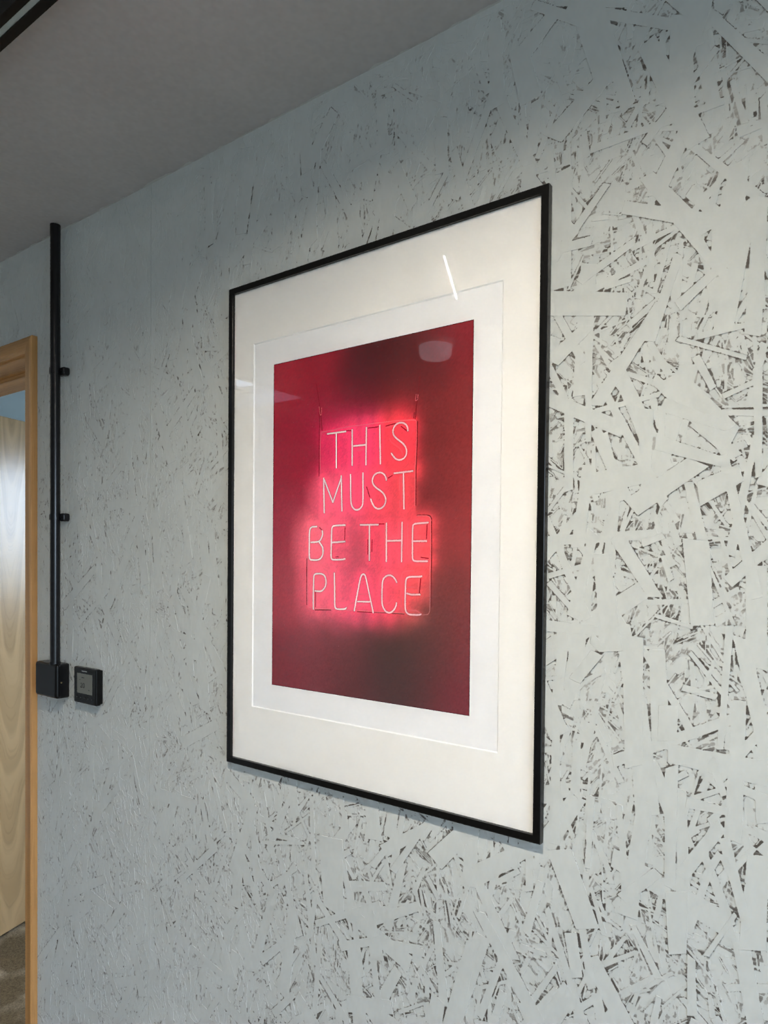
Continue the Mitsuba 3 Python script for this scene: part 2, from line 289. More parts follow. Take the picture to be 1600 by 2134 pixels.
NX, NZ = int((GX1 - GX0) / RES), int((GZ1 - GZ0) / RES)
HM = np.zeros((NZ, NX), np.float32); ID = np.full((NZ, NX), -1, np.int32)
for k, (q, h) in enumerate(zip(QUAD, S_[:, 5])):
    i0, i1 = max(0, int((q[:, 0].min() - GX0) / RES)), min(NX, int((q[:, 0].max() - GX0) / RES) + 2)
    j0, j1 = max(0, int((q[:, 1].min() - GZ0) / RES)), min(NZ, int((q[:, 1].max() - GZ0) / RES) + 2)
    if i1 <= i0 or j1 <= j0: continue
    X = (GX0 + (np.arange(i0, i1) + 0.5) * RES)[None, :]; Z = (GZ0 + (np.arange(j0, j1) + 0.5) * RES)[:, None]
    on = np.ones((j1 - j0, i1 - i0), bool)
    for a, b in zip(q, np.roll(q, -1, 0)):
        on &= (b[0] - a[0]) * (Z - a[1]) - (b[1] - a[1]) * (X - a[0]) > 0
    HM[j0:j1, i0:i1][on] = h; ID[j0:j1, i0:i1][on] = k

# hollows between strands that the paint never reached: deep and narrow, in drifts; shade painted along strand edges too
xs = GX0 + (np.arange(NX) + 0.5) * RES; zs = GZ0 + (np.arange(NZ) + 0.5) * RES
def field(fx, fz, seed, step=8):
    P = np.stack([*np.meshgrid(xs[::step] * fx, zs[::step] * fz)] + [np.full((len(zs[::step]), len(xs[::step])), 0.5)], -1)
    f = meshkit.fbm(P, 3, seed).astype(np.float32)
    return ndimage.zoom(f, (NZ / f.shape[0], NX / f.shape[1]), order=1)
fine = field(190, 120, 5, 2)
wob = field(110, 45, 8, 3)                    # splintered, not ruled, edges
WM = HM[np.clip(np.arange(NZ)[:, None] + ((fine - 0.5) * 5).astype(np.int32), 0, NZ - 1), np.clip(np.arange(NX)[None, :] + ((wob - 0.5) * 8).astype(np.int32), 0, NX - 1)]
K = 7
DEEP = ndimage.grey_closing(WM, size=(K, K)) - WM
STEP = ndimage.maximum_filter(WM, 3) - WM  # height steps at strand edges, coloured as painted lines of shade
drift = field(9, 6, 3)
XG, ZG = xs[None, :].astype(np.float32), zs[:, None].astype(np.float32)
near = np.exp(-((XG + 0.22) / 0.22) ** 2 - ((ZG - EYE - 0.18) / 0.33) ** 2)       # least filled with paint beside the picture
left = np.clip((-0.55 - XG) / 0.9, 0, 1); top = np.clip((ZG - 1.93) / 0.3, 0, 1)
THR = 0.18 - 0.14 * near + 0.25 * left + 0.22 * top - 0.62 * (drift - 0.5) + 0.75 * (fine - 0.5)
THR = np.maximum(THR, 0.11)
over = np.maximum(DEEP - THR, STEP - (THR + 0.19))
mask = ndimage.median_filter(over, 3) > 0
d = np.diff(np.pad(mask, ((0, 0), (1, 1))).astype(np.int8), axis=1)
r0, c0 = np.nonzero(d == 1); r1, c1 = np.nonzero(d == -1)
cum = np.pad(np.cumsum(np.where(mask, over, 0), 1), ((0, 0), (1, 0)))
mean_over = (cum[r0, c1] - cum[r0, c0]) / np.maximum(c1 - c0, 1)
HMX = ndimage.maximum_filter(HM, (3, 5))
top_h = np.array([HMX[r, a:b].max() for r, a, b in zip(r0, c0, c1)]) if len(r0) else np.zeros(0)
print('crevice runs', len(r0), 'share', mask.mean())
yy = -(top_h * REL + 0.00006)
x_a, x_b = GX0 + c0 * RES, GX0 + c1 * RES; z_a, z_b = GZ0 + r0 * RES, GZ0 + (r0 + 1) * RES
V = np.stack([np.stack([x_a, yy, z_a], 1), np.stack([x_b, yy, z_a], 1), np.stack([x_b, yy, z_b], 1), np.stack([x_a, yy, z_b], 1)], 1).reshape(-1, 3)
n4 = np.arange(len(r0)) * 4
Fc = np.vstack([np.stack([n4, n4 + 1, n4 + 2], 1), np.stack([n4, n4 + 2, n4 + 3], 1)])
t = np.clip(mean_over / 0.35, 0, 1)[:, None]
col = (1 - t) * np.array([0.42, 0.42, 0.40]) + t * np.array([0.085, 0.076, 0.068])
scene['wall_back__crevices_and_shade'] = mikit.ply((V, Fc), 'crevice_and_shade', False, color=np.repeat(col, 4, 0))
lab('wall_back__crevices_and_shade', 'dark unpainted hollows between the strands and shade painted along strand edges', kind='stuff')

# the strands themselves: thin bevelled chips; the largest in the picture are parts of their own board
def strand_mesh(sel):
    q = QUAD[sel]; h = S_[sel, 5]; c = q.mean(1, keepdims=True)
    dirn = c - q; inset = q + dirn / np.linalg.norm(dirn, axis=2, keepdims=True) * np.minimum(0.0006, 0.25 * 2 * S_[sel, 3])[:, None, None]
    yb, yt = np.full((len(q), 4), 0.0002), np.repeat(-(h * REL)[:, None], 4, 1)
    low = np.stack([q[..., 0], yb, q[..., 1]], -1); mid = np.stack([q[..., 0], yt + 0.00025, q[..., 1]], -1); hi = np.stack([inset[..., 0], yt, inset[..., 1]], -1)
    V = np.concatenate([low, mid, hi], 1).reshape(-1, 3)
    f = [[8, 9, 10], [8, 10, 11]]
    for i in range(4):
        j = (i + 1) % 4
        f += [[i, j, 4 + j], [i, 4 + j, 4 + i], [4 + i, 4 + j, 8 + j], [4 + i, 8 + j, 8 + i]]
    Fm = (np.array(f)[None] + (np.arange(len(q)) * 12)[:, None, None]).reshape(-1, 3)
    return V, Fm
# visible area of each strand as the camera position sees it (real foreshortening, picture frame excluded)
vis = ID >= 0
wx = ((np.abs(XG) + 0 * ZG) ** 2 + 1 + (ZG - EYE) ** 2) ** -1.5
behind = (XG > -1.14) & (XG < -0.43) & (ZG > EYE - 0.43) & (ZG < EYE + 0.57) | (XG > -0.145)
area = np.bincount(ID[vis], weights=np.where(behind, 0, wx)[vis], minlength=len(S_))
big = set(np.argsort(-area)[:296].tolist())
counts = {}
for k in sorted(big, key=lambda k: -area[k]):
    cxm = QUAD[k][:, 0].mean()
    key = next(n for n, p in BOARDS if p.bounds[0] <= cxm <= p.bounds[2])
    i = counts.get(key, 0); counts[key] = i + 1
    put(num(key + '__strand', i), strand_mesh([k]), 'paint')
rest = np.array([k for k in range(len(S_)) if k not in big and (ID_seen := True)])
seen = np.bincount(ID[vis], minlength=len(S_)) > 3
rest = rest[seen[rest]]
put('wall_back__wood_chips', strand_mesh(rest), 'paint')
lab('wall_back__wood_chips', 'painted smaller strands of the board surface', kind='stuff')
print('strands', len(S_), 'rest', len(rest))
del HM, WM, ID, DEEP, STEP, THR, over, mask, cum, HMX, drift, fine, wob, wx, vis

# ------------------------------------------------------------------ framed print
PF = dict(x0=-1.1421, x1=-0.4301, z0=EYE - 0.4285, z1=EYE + 0.5685)
FT, FW = 0.0125, 0.0122                       # depth and face width of the moulding
lab('picture_frame', 'large black framed poster of a red neon sign reading THIS MUST BE THE PLACE', 'picture')
yF, yB = -FT - 0.001, -0.0012
def rail(a, b, inn):
    """mitred rail: a, b outer corners; inn the inward direction (x, z)"""
    a, b, inn = np.array(a), np.array(b), np.array(inn); d = (b - a) / np.linalg.norm(b - a)
    prof = [(0, yB), (0, yF + 0.0008), (0.0008, yF), (FW - 0.0006, yF), (FW, yF + 0.0006), (FW, yB)]
    P = lambda o, s, t, y: [*(o + inn * t + s * d * t), y]
    A = np.array([[(a + inn * t + d * t)[0], y, (a + inn * t + d * t)[1]] for t, y in prof])
    B = np.array([[(b + inn * t - d * t)[0], y, (b + inn * t - d * t)[1]] for t, y in prof])
    return loft(A, B)
c = [(PF['x0'], PF['z0']), (PF['x1'], PF['z0']), (PF['x1'], PF['z1']), (PF['x0'], PF['z1'])]
for i, (a, b, inn) in enumerate([(c[0], c[1], (0, 1)), (c[1], c[2], (-1, 0)), (c[2], c[3], (0, -1)), (c[3], c[0], (1, 0))]):
    put(num('picture_frame__rail', i), rail(a, b, inn), 'frame_black')
IN = (PF['x0'] + FW + 0.0002, PF['z0'] + FW + 0.0002, PF['x1'] - FW - 0.0002, PF['z1'] - FW - 0.0002)
put('picture_frame__backing', slab(IN[0], IN[2], yB - 0.003, yB, IN[1], IN[3]), 'black_matt')
yP = yB - 0.0036                              # the sheet of paper
OPEN = (-1.0700, EYE - 0.3010, -0.5082, EYE + 0.4424)
BV = 0.0020
put('picture_frame__paper', slab(OPEN[0] - 0.015, OPEN[2] + 0.015, yP, yP + 0.0005, OPEN[1] - 0.015, OPEN[3] + 0.015), 'paper')
mount = sbox(*IN).difference(sbox(OPEN[0] - BV, OPEN[1] - BV, OPEN[2] + BV, OPEN[3] + BV))
yM = yP - 0.0021
put('picture_frame__mount', wall_poly(mount, yM, yP - 0.0001), 'mount_card')
o = [np.array([(OPEN[0] - BV * s, OPEN[1] - BV * s), (OPEN[2] + BV * s, OPEN[1] - BV * s), (OPEN[2] + BV * s, OPEN[3] + BV * s), (OPEN[0] - BV * s, OPEN[3] + BV * s)]) for s in (1, 0)]
vb = np.vstack([np.column_stack([o[0][:, 0], np.full(4, yM), o[0][:, 1]]), np.column_stack([o[1][:, 0], np.full(4, yP - 0.0001), o[1][:, 1]])])
put('picture_frame__mount__bevel', (vb, np.array([[i, (i + 1) % 4, 4 + (i + 1) % 4, 4 + i] for i in range(4)])), 'bevel_card')
lab('picture_frame__mount', 'wide off-white card mount')
lab('picture_frame__paper', 'white paper margin of the print')
put('picture_frame__glass', flat(sbox(*IN), yM - 0.0012), 'glazing')

PW, PH, PX, PZ = 455.8, 644.5, -1.0153, EYE - 0.2511     # printed image in mm and its lower left corner
STROKES = {
    'tube': [
        [(144.0,491.4),(188.7,491.4)],
        [(166.0,488.7),(166.7,426.1)],
        [(204.2,492.7),(204.9,427.9)],
        [(237.2,493.3),(236.9,426.3)],
        [(208.2,462.6),(233.9,462.5)],
        [(267.5,493.7),(268.4,460.8),(269.6,425.8)],
        [(328.4,478.5),(328.3,482.4),(325.1,488.6),(318.9,492.8),(312.2,494.2),(304.5,492.7),(298.7,487.9),(296.1,481.1),(297.9,473.8),(302.9,468.2),(310.6,462.7),(318.4,457.3),(324.2,450.2),(326.6,442.9),(325.3,436.0),(320.6,431.0),(312.0,428.5),(304.3,430.7),(298.4,435.9),(293.9,441.8)],
        [(135.4,408.1),(137.5,343.1)],
        [(137.4,404.5),(158.8,361.8),(178.6,405.3)],
        [(178.8,409.5),(181.2,345.0)],
        [(201.2,410.5),(202.2,363.3),(204.5,353.2),(209.9,347.2),(216.3,344.9),(223.6,346.7),(229.3,352.2),(231.0,358.7),(230.2,411.4)],
        [(283.1,395.9),(282.1,400.3),(279.1,405.3),(274.0,408.9),(268.0,410.5),(261.0,409.3),(254.9,405.3),(251.8,399.1),(252.0,393.4),(255.7,387.5),(261.3,382.8),(268.4,378.8),(275.4,374.0),(280.5,367.7),(282.6,361.3),(281.6,354.9),(277.7,349.5),(271.8,346.1),(265.8,345.1),(258.6,347.8),(253.5,353.7),(250.4,359.5),(248.8,363.2)],
        [(300.2,406.5),(339.3,407.9)],
        [(320.0,404.2),(321.9,343.8)],
        [(118.5,317.0),(107.4,317.0),(102.2,314.5),(99.9,307.6),(99.8,281.6),(99.8,258.9),(101.6,254.6),(105.8,252.9),(122.0,253.0),(128.9,255.6),(134.0,261.6),(135.6,269.3),(134.4,277.1),(129.7,283.1),(125.1,287.4)],
        [(132.7,308.3),(134.1,303.6),(133.0,298.5),(129.6,292.5),(125.1,288.7),(117.0,287.5),(104.2,286.9)],
        [(188.9,318.3),(163.2,317.9),(158.2,315.9),(156.3,310.0),(155.4,259.1),(156.6,255.3),(160.5,253.7),(182.5,254.2),(189.1,255.5)],
        [(157.9,286.3),(188.7,287.7)],
        [(225.5,317.7),(265.6,317.1)],
        [(246.3,315.2),(246.7,253.4)],
        [(284.2,319.1),(284.8,251.6)],
        [(318.1,319.4),(317.8,251.8)],
        [(287.4,287.9),(315.6,288.4)],
        [(371.8,318.2),(345.6,317.1),(341.4,314.9),(340.3,308.7),(340.5,258.2),(342.2,254.0),(346.4,252.2),(371.3,252.6)],
        [(343.2,287.0),(369.0,286.9)],
        [(111.6,158.7),(111.3,189.1),(111.8,221.2),(114.4,225.6),(119.6,226.9),(131.1,227.1),(137.9,224.7),(142.0,220.1),(143.7,212.4),(142.7,204.7),(139.3,199.5),(133.7,194.6),(128.0,193.1),(115.9,193.6)],
        [(164.0,228.6),(164.9,199.4),(165.5,168.9),(166.7,163.9),(171.1,161.2),(190.8,162.1),(193.5,164.8)],
        [(212.8,160.7),(219.4,191.2),(226.4,221.0),(229.5,226.8),(233.6,228.2),(237.3,226.2),(240.0,218.9),(249.6,184.1),(256.6,159.2)],
        [(220.6,177.6),(247.7,178.3)],
        [(307.8,215.3),(304.8,220.3),(298.9,225.4),(292.0,227.6),(285.1,225.9),(279.2,221.4),(276.3,214.1),(275.7,194.8),(276.0,177.1),(278.8,169.2),(283.9,163.0),(291.9,160.2),(298.7,162.9),(304.5,168.8),(306.9,173.7),(307.8,178.5)],
        [(359.9,226.8),(357.9,226.0),(334.5,225.3),(329.3,223.2),(327.0,218.5),(326.3,196.5),(326.2,170.6),(328.6,163.7),(334.4,159.7),(354.0,159.9),(359.1,161.5)],
        [(330.1,196.3),(339.6,194.3),(356.8,195.3)],
    ],
    'ghost': [
        [(289.2,468.4),(293.2,461.6),(303.0,455.2),(311.8,448.9),(317.1,442.2),(318.2,435.8)],
        [(214.7,453.4),(230.4,454.1)],
        [(312.8,400.7),(311.7,377.2)],
        [(316.7,399.7),(318.0,372.2),(317.3,350.3)],
        [(312.9,358.3),(313.5,346.5)],
        [(329.6,317.5),(330.3,295.7),(330.2,264.4)],
        [(280.1,314.8),(280.2,269.2)],
        [(289.3,293.9),(308.8,293.6)],
        [(310.5,318.8),(310.3,291.2)],
        [(344.0,292.4),(356.1,292.2)],
        [(343.5,256.7),(362.1,256.8),(371.3,253.8)],
        [(136.7,236.2),(145.8,233.0),(149.3,224.5)],
        [(169.2,234.2),(170.0,182.7)],
        [(172.0,176.4),(191.7,177.2)],
        [(228.4,232.6),(235.1,238.4),(238.8,231.9)],
        [(194.0,165.2),(199.4,170.5),(211.1,176.0)],
        [(216.5,162.9),(227.0,170.0),(237.4,174.2)],
        [(223.6,190.9),(241.3,192.4)],
        [(299.9,228.2),(292.9,235.2),(285.0,237.5),(277.1,234.2),(271.2,226.8),(270.4,209.1)],
        [(280.8,176.5),(290.7,177.7),(299.4,184.5)],
        [(343.8,236.0),(324.9,234.9),(319.2,231.7),(317.4,219.8),(318.0,175.7)],
        [(330.9,206.9),(344.1,207.6)],
        [(331.4,166.9),(349.3,167.4),(358.6,162.9)],
        [(314.1,172.4),(323.9,164.2)],
        [(354.7,220.7),(353.1,198.2)],
        [(281.1,488.2),(304.5,491.2)],
    ],
    'dark': [
        [(190.3,492.5),(201.5,491.7)],
        [(241.7,492.0),(264.1,491.8)],
        [(281.0,491.4),(301.6,493.9)],
        [(314.2,487.1),(326.7,477.9)],
        [(238.8,386.0),(246.2,367.8)],
        [(287.5,399.2),(295.8,403.0)],
        [(126.0,314.9),(132.3,309.6)],
        [(189.0,313.5),(188.1,291.0)],
        [(268.1,318.4),(279.1,318.2)],
        [(370.0,314.2),(369.0,291.3)],
        [(358.4,259.1),(373.0,257.2)],
        [(167.1,259.2),(173.7,259.2)],
        [(219.7,159.1),(253.0,159.4)],
        [(116.5,191.0),(116.8,163.3)],
        [(357.9,222.3),(355.9,198.3)],
        [(242.9,290.4),(242.7,264.3)],
        [(252.2,290.3),(251.9,269.2)],
    ],
    'edge': [
        [(126.6,425.2),(125.8,496.2),(140.0,496.4),(201.4,500.0),(243.3,498.6)],
        [(242.6,499.2),(302.5,498.5),(343.4,495.5),(346.2,491.3),(346.2,453.6),(344.4,409.0)],
        [(344.2,417.2),(344.3,347.6)],
        [(350.1,330.4),(370.3,329.8),(375.8,327.3),(377.7,321.2)],
        [(376.8,320.9),(377.3,276.7),(376.6,227.8)],
        [(95.3,259.8),(96.1,222.3)],
        [(95.5,240.9),(96.2,165.9),(99.2,161.6),(105.1,160.2),(155.5,160.4),(205.9,160.4),(258.1,161.7)],
        [(225.7,160.1),(266.9,160.9),(323.9,161.5)],
        [(376.1,244.1),(377.3,170.7),(376.0,164.5),(372.4,161.4),(360.5,160.7)],
    ],
    'shadow': [
        [(123.7,425.4),(123.0,495.6),(124.6,508.3),(122.6,534.2)],
        [(123.4,433.7),(123.3,413.1)],
        [(348.1,491.9),(348.3,461.1),(346.3,408.8)],
        [(346.2,417.1),(346.6,349.1)],
        [(349.6,331.4),(373.0,330.8),(377.6,328.0),(379.5,317.3)],
        [(378.7,325.5),(379.6,276.7),(379.6,227.9)],
        [(93.4,255.4),(93.7,222.3)],
        [(93.1,240.9),(93.9,166.6)],
        [(115.7,157.2),(155.6,159.0)],
        [(256.7,160.0),(323.9,160.3)],
        [(379.5,244.2),(380.2,175.5)],
        [(341.4,508.0),(340.5,498.9)],
    ],
}

HOOKS = [[(122.5, 545.1), (125.1, 528.4), (128.8, 529.8), (128.7, 542.5)], [(344.9, 538.8), (343.0, 527.6), (348.0, 528.6), (348.8, 538.3)]]
WIRES = [[(114.7, 589.9), (121, 560), (127, 530), (130.2, 500)], [(352.4, 568.0), (349, 540), (345.5, 520), (343.5, 497)]]
def smooth_line(pts, n=2):
    p = np.array(pts, float)
    for _ in range(n if len(p) > 3 else 0):
        q = np.empty((2 * len(p) - 2, 2)); q[0::2] = 0.8 * p[:-1] + 0.2 * p[1:]; q[1::2] = 0.2 * p[:-1] + 0.8 * p[1:]
        p = np.vstack([p[:1], q, p[-1:]])
    return p
lin = lambda c: np.array(srgb(*c))
# picture of the sign: soft background and glow as printed colour, some haze of the glass painted in
BASE = [((25, 612), (158, 24, 44)), ((120, 630), (140, 8, 35)), ((231, 608), (66, 3, 11)), ((300, 560), (60, 12, 14)), ((240, 560), (70, 4, 16)), ((356, 580), (80, 20, 22)), ((440, 621), (122, 22, 32)), ((390, 470), (96, 26, 26)), ((395, 380), (112, 32, 34)),
        ((26, 460), (150, 14, 42)), ((90, 500), (148, 14, 46)), ((434, 500), (126, 34, 36)), ((434, 426), (140, 44, 46)), ((449, 308), (146, 48, 50)), ((15, 330), (150, 30, 52)), ((30, 200), (160, 48, 62)),
        ((420, 200), (120, 48, 46)), ((400, 130), (84, 50, 44)), ((446, 130), (128, 44, 52)), ((30, 29), (128, 34, 46)), ((120, 60), (120, 44, 52)), ((192, 90), (106, 50, 52)), ((281, 37), (66, 42, 40)), ((300, 100), (70, 46, 40)),
        ((360, 60), (84, 42, 42)), ((443, 32), (116, 38, 48)), ((220, 15), (96, 40, 44)), ((200, 520), (150, 16, 48)), ((310, 520), (150, 34, 40))]
GLOW = [((150, 460), (226, 30, 86)), ((220, 460), (252, 52, 104)), ((310, 460), (255, 52, 72)), ((150, 370), (255, 84, 118)), ((210, 380), (255, 68, 112)), ((265, 375), (252, 62, 88)), ((325, 375), (240, 60, 72)),
        ((300, 335), (232, 62, 80)), ((110, 290), (255, 98, 122)), ((180, 290), (255, 86, 118)), ((212, 288), (206, 60, 86)), ((212, 265), (198, 58, 84)), ((265, 290), (252, 64, 96)), ((300, 280), (255, 74, 100)), ((355, 285), (255, 72, 84)),
        ((130, 200), (255, 94, 120)), ((180, 200), (255, 82, 116)), ((230, 200), (250, 70, 108)), ((290, 200), (255, 70, 98)), ((345, 200), (255, 70, 80)), ((368, 172), (150, 66, 60))]
def blend(pts, P, power):
    q = np.array([p for p, _ in pts], float); cc = np.array([lin(c) for _, c in pts])
    w = np.exp(-((P[:, None] - q[None]) ** 2).sum(-1) / (2 * power ** 2)) + 1e-9
    return (w @ cc) / w.sum(1, keepdims=True)
from scipy.spatial import cKDTree
tube_pts = np.array([g.coords[0] for s in STROKES['tube'] for l in [LineString(smooth_line(s))] for g in (l.interpolate(t) for t in np.arange(0, l.length, 1.5))])
NXP, NZP = 190, 268
gx, gz = np.meshgrid(np.linspace(0, PW, NXP), np.linspace(0, PH, NZP))
P = np.column_stack([gx.ravel(), gz.ravel()])
tree_ = cKDTree(tube_pts)
dist, _ = tree_.query(P)
many = np.array([len(i) for i in tree_.query_ball_point(P, 55)], float)
reach = 25 + 24 * np.clip((260 - P[:, 0]) / 160, 0, 1) * np.clip((420 - P[:, 1]) / 80, 0, 1)
reach = reach - 9 * np.clip((P[:, 0] - 320) / 50, 0, 1)
g = np.exp(-(np.maximum(dist - 6, 0) / reach) ** 1.35) * np.clip(0.3 + many / 110, 0, 1)
board = Polygon([(125, 160), (125, 497), (201, 500), (303, 498.5), (346, 494), (345, 331), (377, 329), (377, 161), (225, 160), (96, 160), (96, 322), (125, 322)])
inside = (P[:, 0] > 124) & (P[:, 0] < 346) & (P[:, 1] > 160) & (P[:, 1] < 498) | (P[:, 0] > 95) & (P[:, 0] < 378) & (P[:, 1] > 160) & (P[:, 1] < 330)
g = np.where(inside, np.clip(np.maximum(g, 0.82 * np.exp(-(dist / 60) ** 3)), 0, 1), 0.80 * g)
g = ndimage.gaussian_filter(g.reshape(NZP, NXP), 0.8).ravel()
g = np.clip(g * (1 - 0.75 * np.exp(-((P[:, 0] - 372) / 16) ** 2 - ((P[:, 1] - 168) / 14) ** 2)), 0, 1)
colp = blend(BASE, P, 42) * (1 - g[:, None]) + (blend(GLOW, P, 26) * np.array([1.05, 1.22, 1.18]) + np.array([0, 0.012, 0.014])) * g[:, None]
speck = np.random.default_rng(4).normal(0, 1, len(P))
colp = np.clip((colp * 1.03 + 0.006) * (1 + 0.05 * speck[:, None]), 0, 1)  # constant lift paints the reflected haze of the glass into the print
idx = np.arange(NXP * NZP).reshape(NZP, NXP)
a, b, c_, d_ = idx[:-1, :-1].ravel(), idx[:-1, 1:].ravel(), idx[1:, 1:].ravel(), idx[1:, :-1].ravel()
def to_wall(P, y): return np.column_stack([PX + P[:, 0] / 1000, np.full(len(P), y), PZ + P[:, 1] / 1000])
yI = yP - 0.00015
scene['picture_frame__print'] = mikit.ply((to_wall(P, yI), np.column_stack([a, b, c_, d_])), 'ink', False, color=colp)
lab('picture_frame__print', 'red neon sign photograph')
def ink(name, lines, width, y, color, label=None):
    """flat printed strokes; color(P) gives linear colours, or one colour"""
    ms, cs = [], []
    for s in lines:
        p = smooth_line(s) * 1.0
        v, f = trimesh.creation.triangulate_polygon(LineString(p).buffer(width / 2, 6), engine='earcut')
        v = np.asarray(v); w3 = to_wall(v, y)
        m = trimesh.Trimesh(w3, f, process=False)
        if m.face_normals[:, 1].sum() > 0: m.invert()
        ms.append(m); cs.append(color(v) if callable(color) else np.tile(color, (len(v), 1)))
    scene[name] = mikit.ply(cat(ms), 'ink', False, color=np.vstack(cs))
    if label: lab(name, label)
def tube_col(v):
    t = np.clip((v[:, :1] - 130) / 200, 0, 1); k = np.clip((v[:, 1:] - 330) / 160, 0, 1)
    L, R = lin((255, 246, 244)), lin((255, 205, 212))
    return (1 - t) * L + t * R
def halo_col(v): return blend(GLOW, v, 26) * 0.60 + 0.02
ink('picture_frame__print__border', [[(0.6, 0.6), (PW - 0.6, 0.6)], [(PW - 0.6, 0.6), (PW - 0.6, PH - 0.6)], [(PW - 0.6, PH - 0.6), (0.6, PH - 0.6)], [(0.6, PH - 0.6), (0.6, 0.6)]], 0.9, yI - 0.00006, lin((60, 10, 26)))
ink('picture_frame__print__sign_shadow', [*STROKES['shadow'], *WIRES], 1.8, yI - 0.00010, lambda v: blend(BASE, v, 42) * 0.35 + lin((130, 6, 24)) * 0.5)
ink('picture_frame__print__sign_edge', STROKES['edge'], 1.5, yI - 0.00014, lambda v: np.clip(blend(GLOW, v, 26) * 0.75 + 0.10, 0, 1))
ink('picture_frame__print__reflection', STROKES['ghost'], 2.8, yI - 0.00018, lambda v: blend(GLOW, v, 26) * 0.72 + lin((255, 150, 165)) * 0.22)
ink('picture_frame__print__wire', STROKES['dark'], 1.7, yI - 0.00022, lin((150, 4, 28)))
for i, h in enumerate(HOOKS): ink(num('picture_frame__print__hook', i), [h], 1.0, yI - 0.00026, lin((230, 120, 130)))
ink('picture_frame__print__letter_outline', STROKES['tube'], 4.6, yI - 0.00030, halo_col)
for i, n in enumerate([(0, 2), (2, 5), (5, 6), (6, 7), (7, 10), (10, 11), (11, 12), (12, 14), (14, 16), (16, 18), (18, 20), (20, 23), (23, 25), (25, 26), (26, 27), (27, 29), (29, 30), (30, 32)]):
    ink(num('picture_frame__print__letter', i), STROKES['tube'][n[0]:n[1]], 3.1, yI - 0.00034, tube_col, f'white-pink neon letter {"THISMUSTBETHEPLACE"[i]}')
for n in ('sign_shadow', 'sign_edge', 'reflection', 'wire', 'letter_outline'): lab('picture_frame__print__' + n, kind='stuff')

# ------------------------------------------------------------------ conduit, clips, junction box, thermostat
CX_, CYd, CR = -1.8155, -0.0265, 0.0125
lab('conduit', 'tall black plastic pipe running down the wall from the ceiling beside the doorway', 'pipe')
BOX = (-1.9000, -1.7888, -0.0380, 0.0, EYE - 0.3735, EYE - 0.2815)
put('conduit__pipe', cyl((CX_, CYd, BOX[5] - 0.004), (CX_, CYd, CEIL - 0.001), CR, 48), 'black_plastic', smooth=40)
put('conduit__coupler', cyl((CX_, CYd, CEIL - 0.030), (CX_, CYd, CEIL - 0.001), CR + 0.0004, 48), 'black_plastic', smooth=40)
put('conduit__coupler_001', cyl((CX_, CYd, BOX[5] - 0.002), (CX_, CYd, BOX[5] + 0.005), CR + 0.0015, 48), 'black_plastic', smooth=40)
for i, (z, w) in enumerate(((EYE + 0.4990, 'upper'), (EYE + 0.1105, 'lower'))):
    k = num('pipe_clip', i)
    lab(k, f'{w} of the two small black clips that hold the wall pipe', 'clip', 'clips on the black pipe')
    band = trimesh.creation.annulus(CR + 0.0001, CR + 0.0022, 0.015, sections=48); band.apply_translation((CX_, CYd, z))
    put(k + '__band', band, 'black_plastic', smooth=40)
    put(k + '__base', rbox(CX_ - 0.014, CX_ + 0.012, -0.0145, -0.0004, z - 0.0075, z + 0.0075, 0.002), 'black_plastic', smooth=40)
    put(k + '__lug', cat([rbox(CX_ + 0.006, CX_ + 0.0290, -0.0200, -0.0004, z - 0.0105, z + 0.0105, 0.0045)]), 'black_plastic', smooth=40)
    put(k + '__screw', cyl((CX_ + 0.019, -0.0205, z), (CX_ + 0.019, -0.0228, z), 0.0032, 18), 'black_matt', smooth=40)
lab('junction_box', 'black square electrical box on the wall at the foot of the pipe', 'junction box')
put('junction_box__body', rbox(BOX[0], BOX[1], BOX[2] + 0.008, BOX[3] - 0.0004, BOX[4], BOX[5], 0.004, 20), 'black_plastic', smooth=40)
put('junction_box__lid', rbox(BOX[0] - 0.0003, BOX[1] + 0.0003, BOX[2], BOX[2] + 0.0165, BOX[4] - 0.0003, BOX[5] + 0.0003, 0.0078, 24), 'black_gloss', smooth=40)
for i, (x, z) in enumerate(((BOX[0] + 0.009, BOX[5] - 0.009), (BOX[1] - 0.009, BOX[4] + 0.009))):
    put(num('junction_box__screw', i), cyl((x, BOX[2] + 0.001, z), (x, BOX[2] - 0.0006, z), 0.003, 18), 'black_matt', smooth=40)
put('junction_box__rivet', cyl((BOX[1] - 0.001, -0.024, EYE - 0.331), (BOX[1] + 0.0008, -0.024, EYE - 0.331), 0.0022, 16), 'brass', smooth=40)

lab('thermostat', 'black square wall thermostat with a small grey screen, right of the electrical box', 'thermostat')
TX0, TX1, TZ0, TZ1, TD = -1.7339, -1.6290, EYE - 0.3745, EYE - 0.2815, 0.0200
put('thermostat__base', rbox(TX0 + 0.003, TX1 - 0.001, -0.0085, -0.0004, TZ0 + 0.003, TZ1 - 0.003, 0.002), 'black_matt', smooth=40)
put('thermostat__housing', rbox(TX0, TX1, -TD, -0.0060, TZ0, TZ1, 0.0035, 20), 'black_gloss', smooth=40)
SX0, SX1, SZ0, SZ1 = -1.7170, -1.6462, EYE - 0.3486, EYE - 0.2968
put('thermostat__screen', slab(SX0, SX1, -TD - 0.0003, -TD + 0.001, SZ0, SZ1), 'screen_grey'); lab('thermostat__screen', 'grey display')
def text(s, h, x, z, y, bold=False):
    m = meshkit.text_mesh(s, h, 0.00015, bold)
    m.apply_transform([[1, 0, 0, x], [0, 0, -1, y], [0, 1, 0, z], [0, 0, 0, 1]])
    return m
put('thermostat__digits', cat([text('20', 0.0122, -1.7025, EYE - 0.3335, -TD - 0.00032, True)]), 'digit_grey')
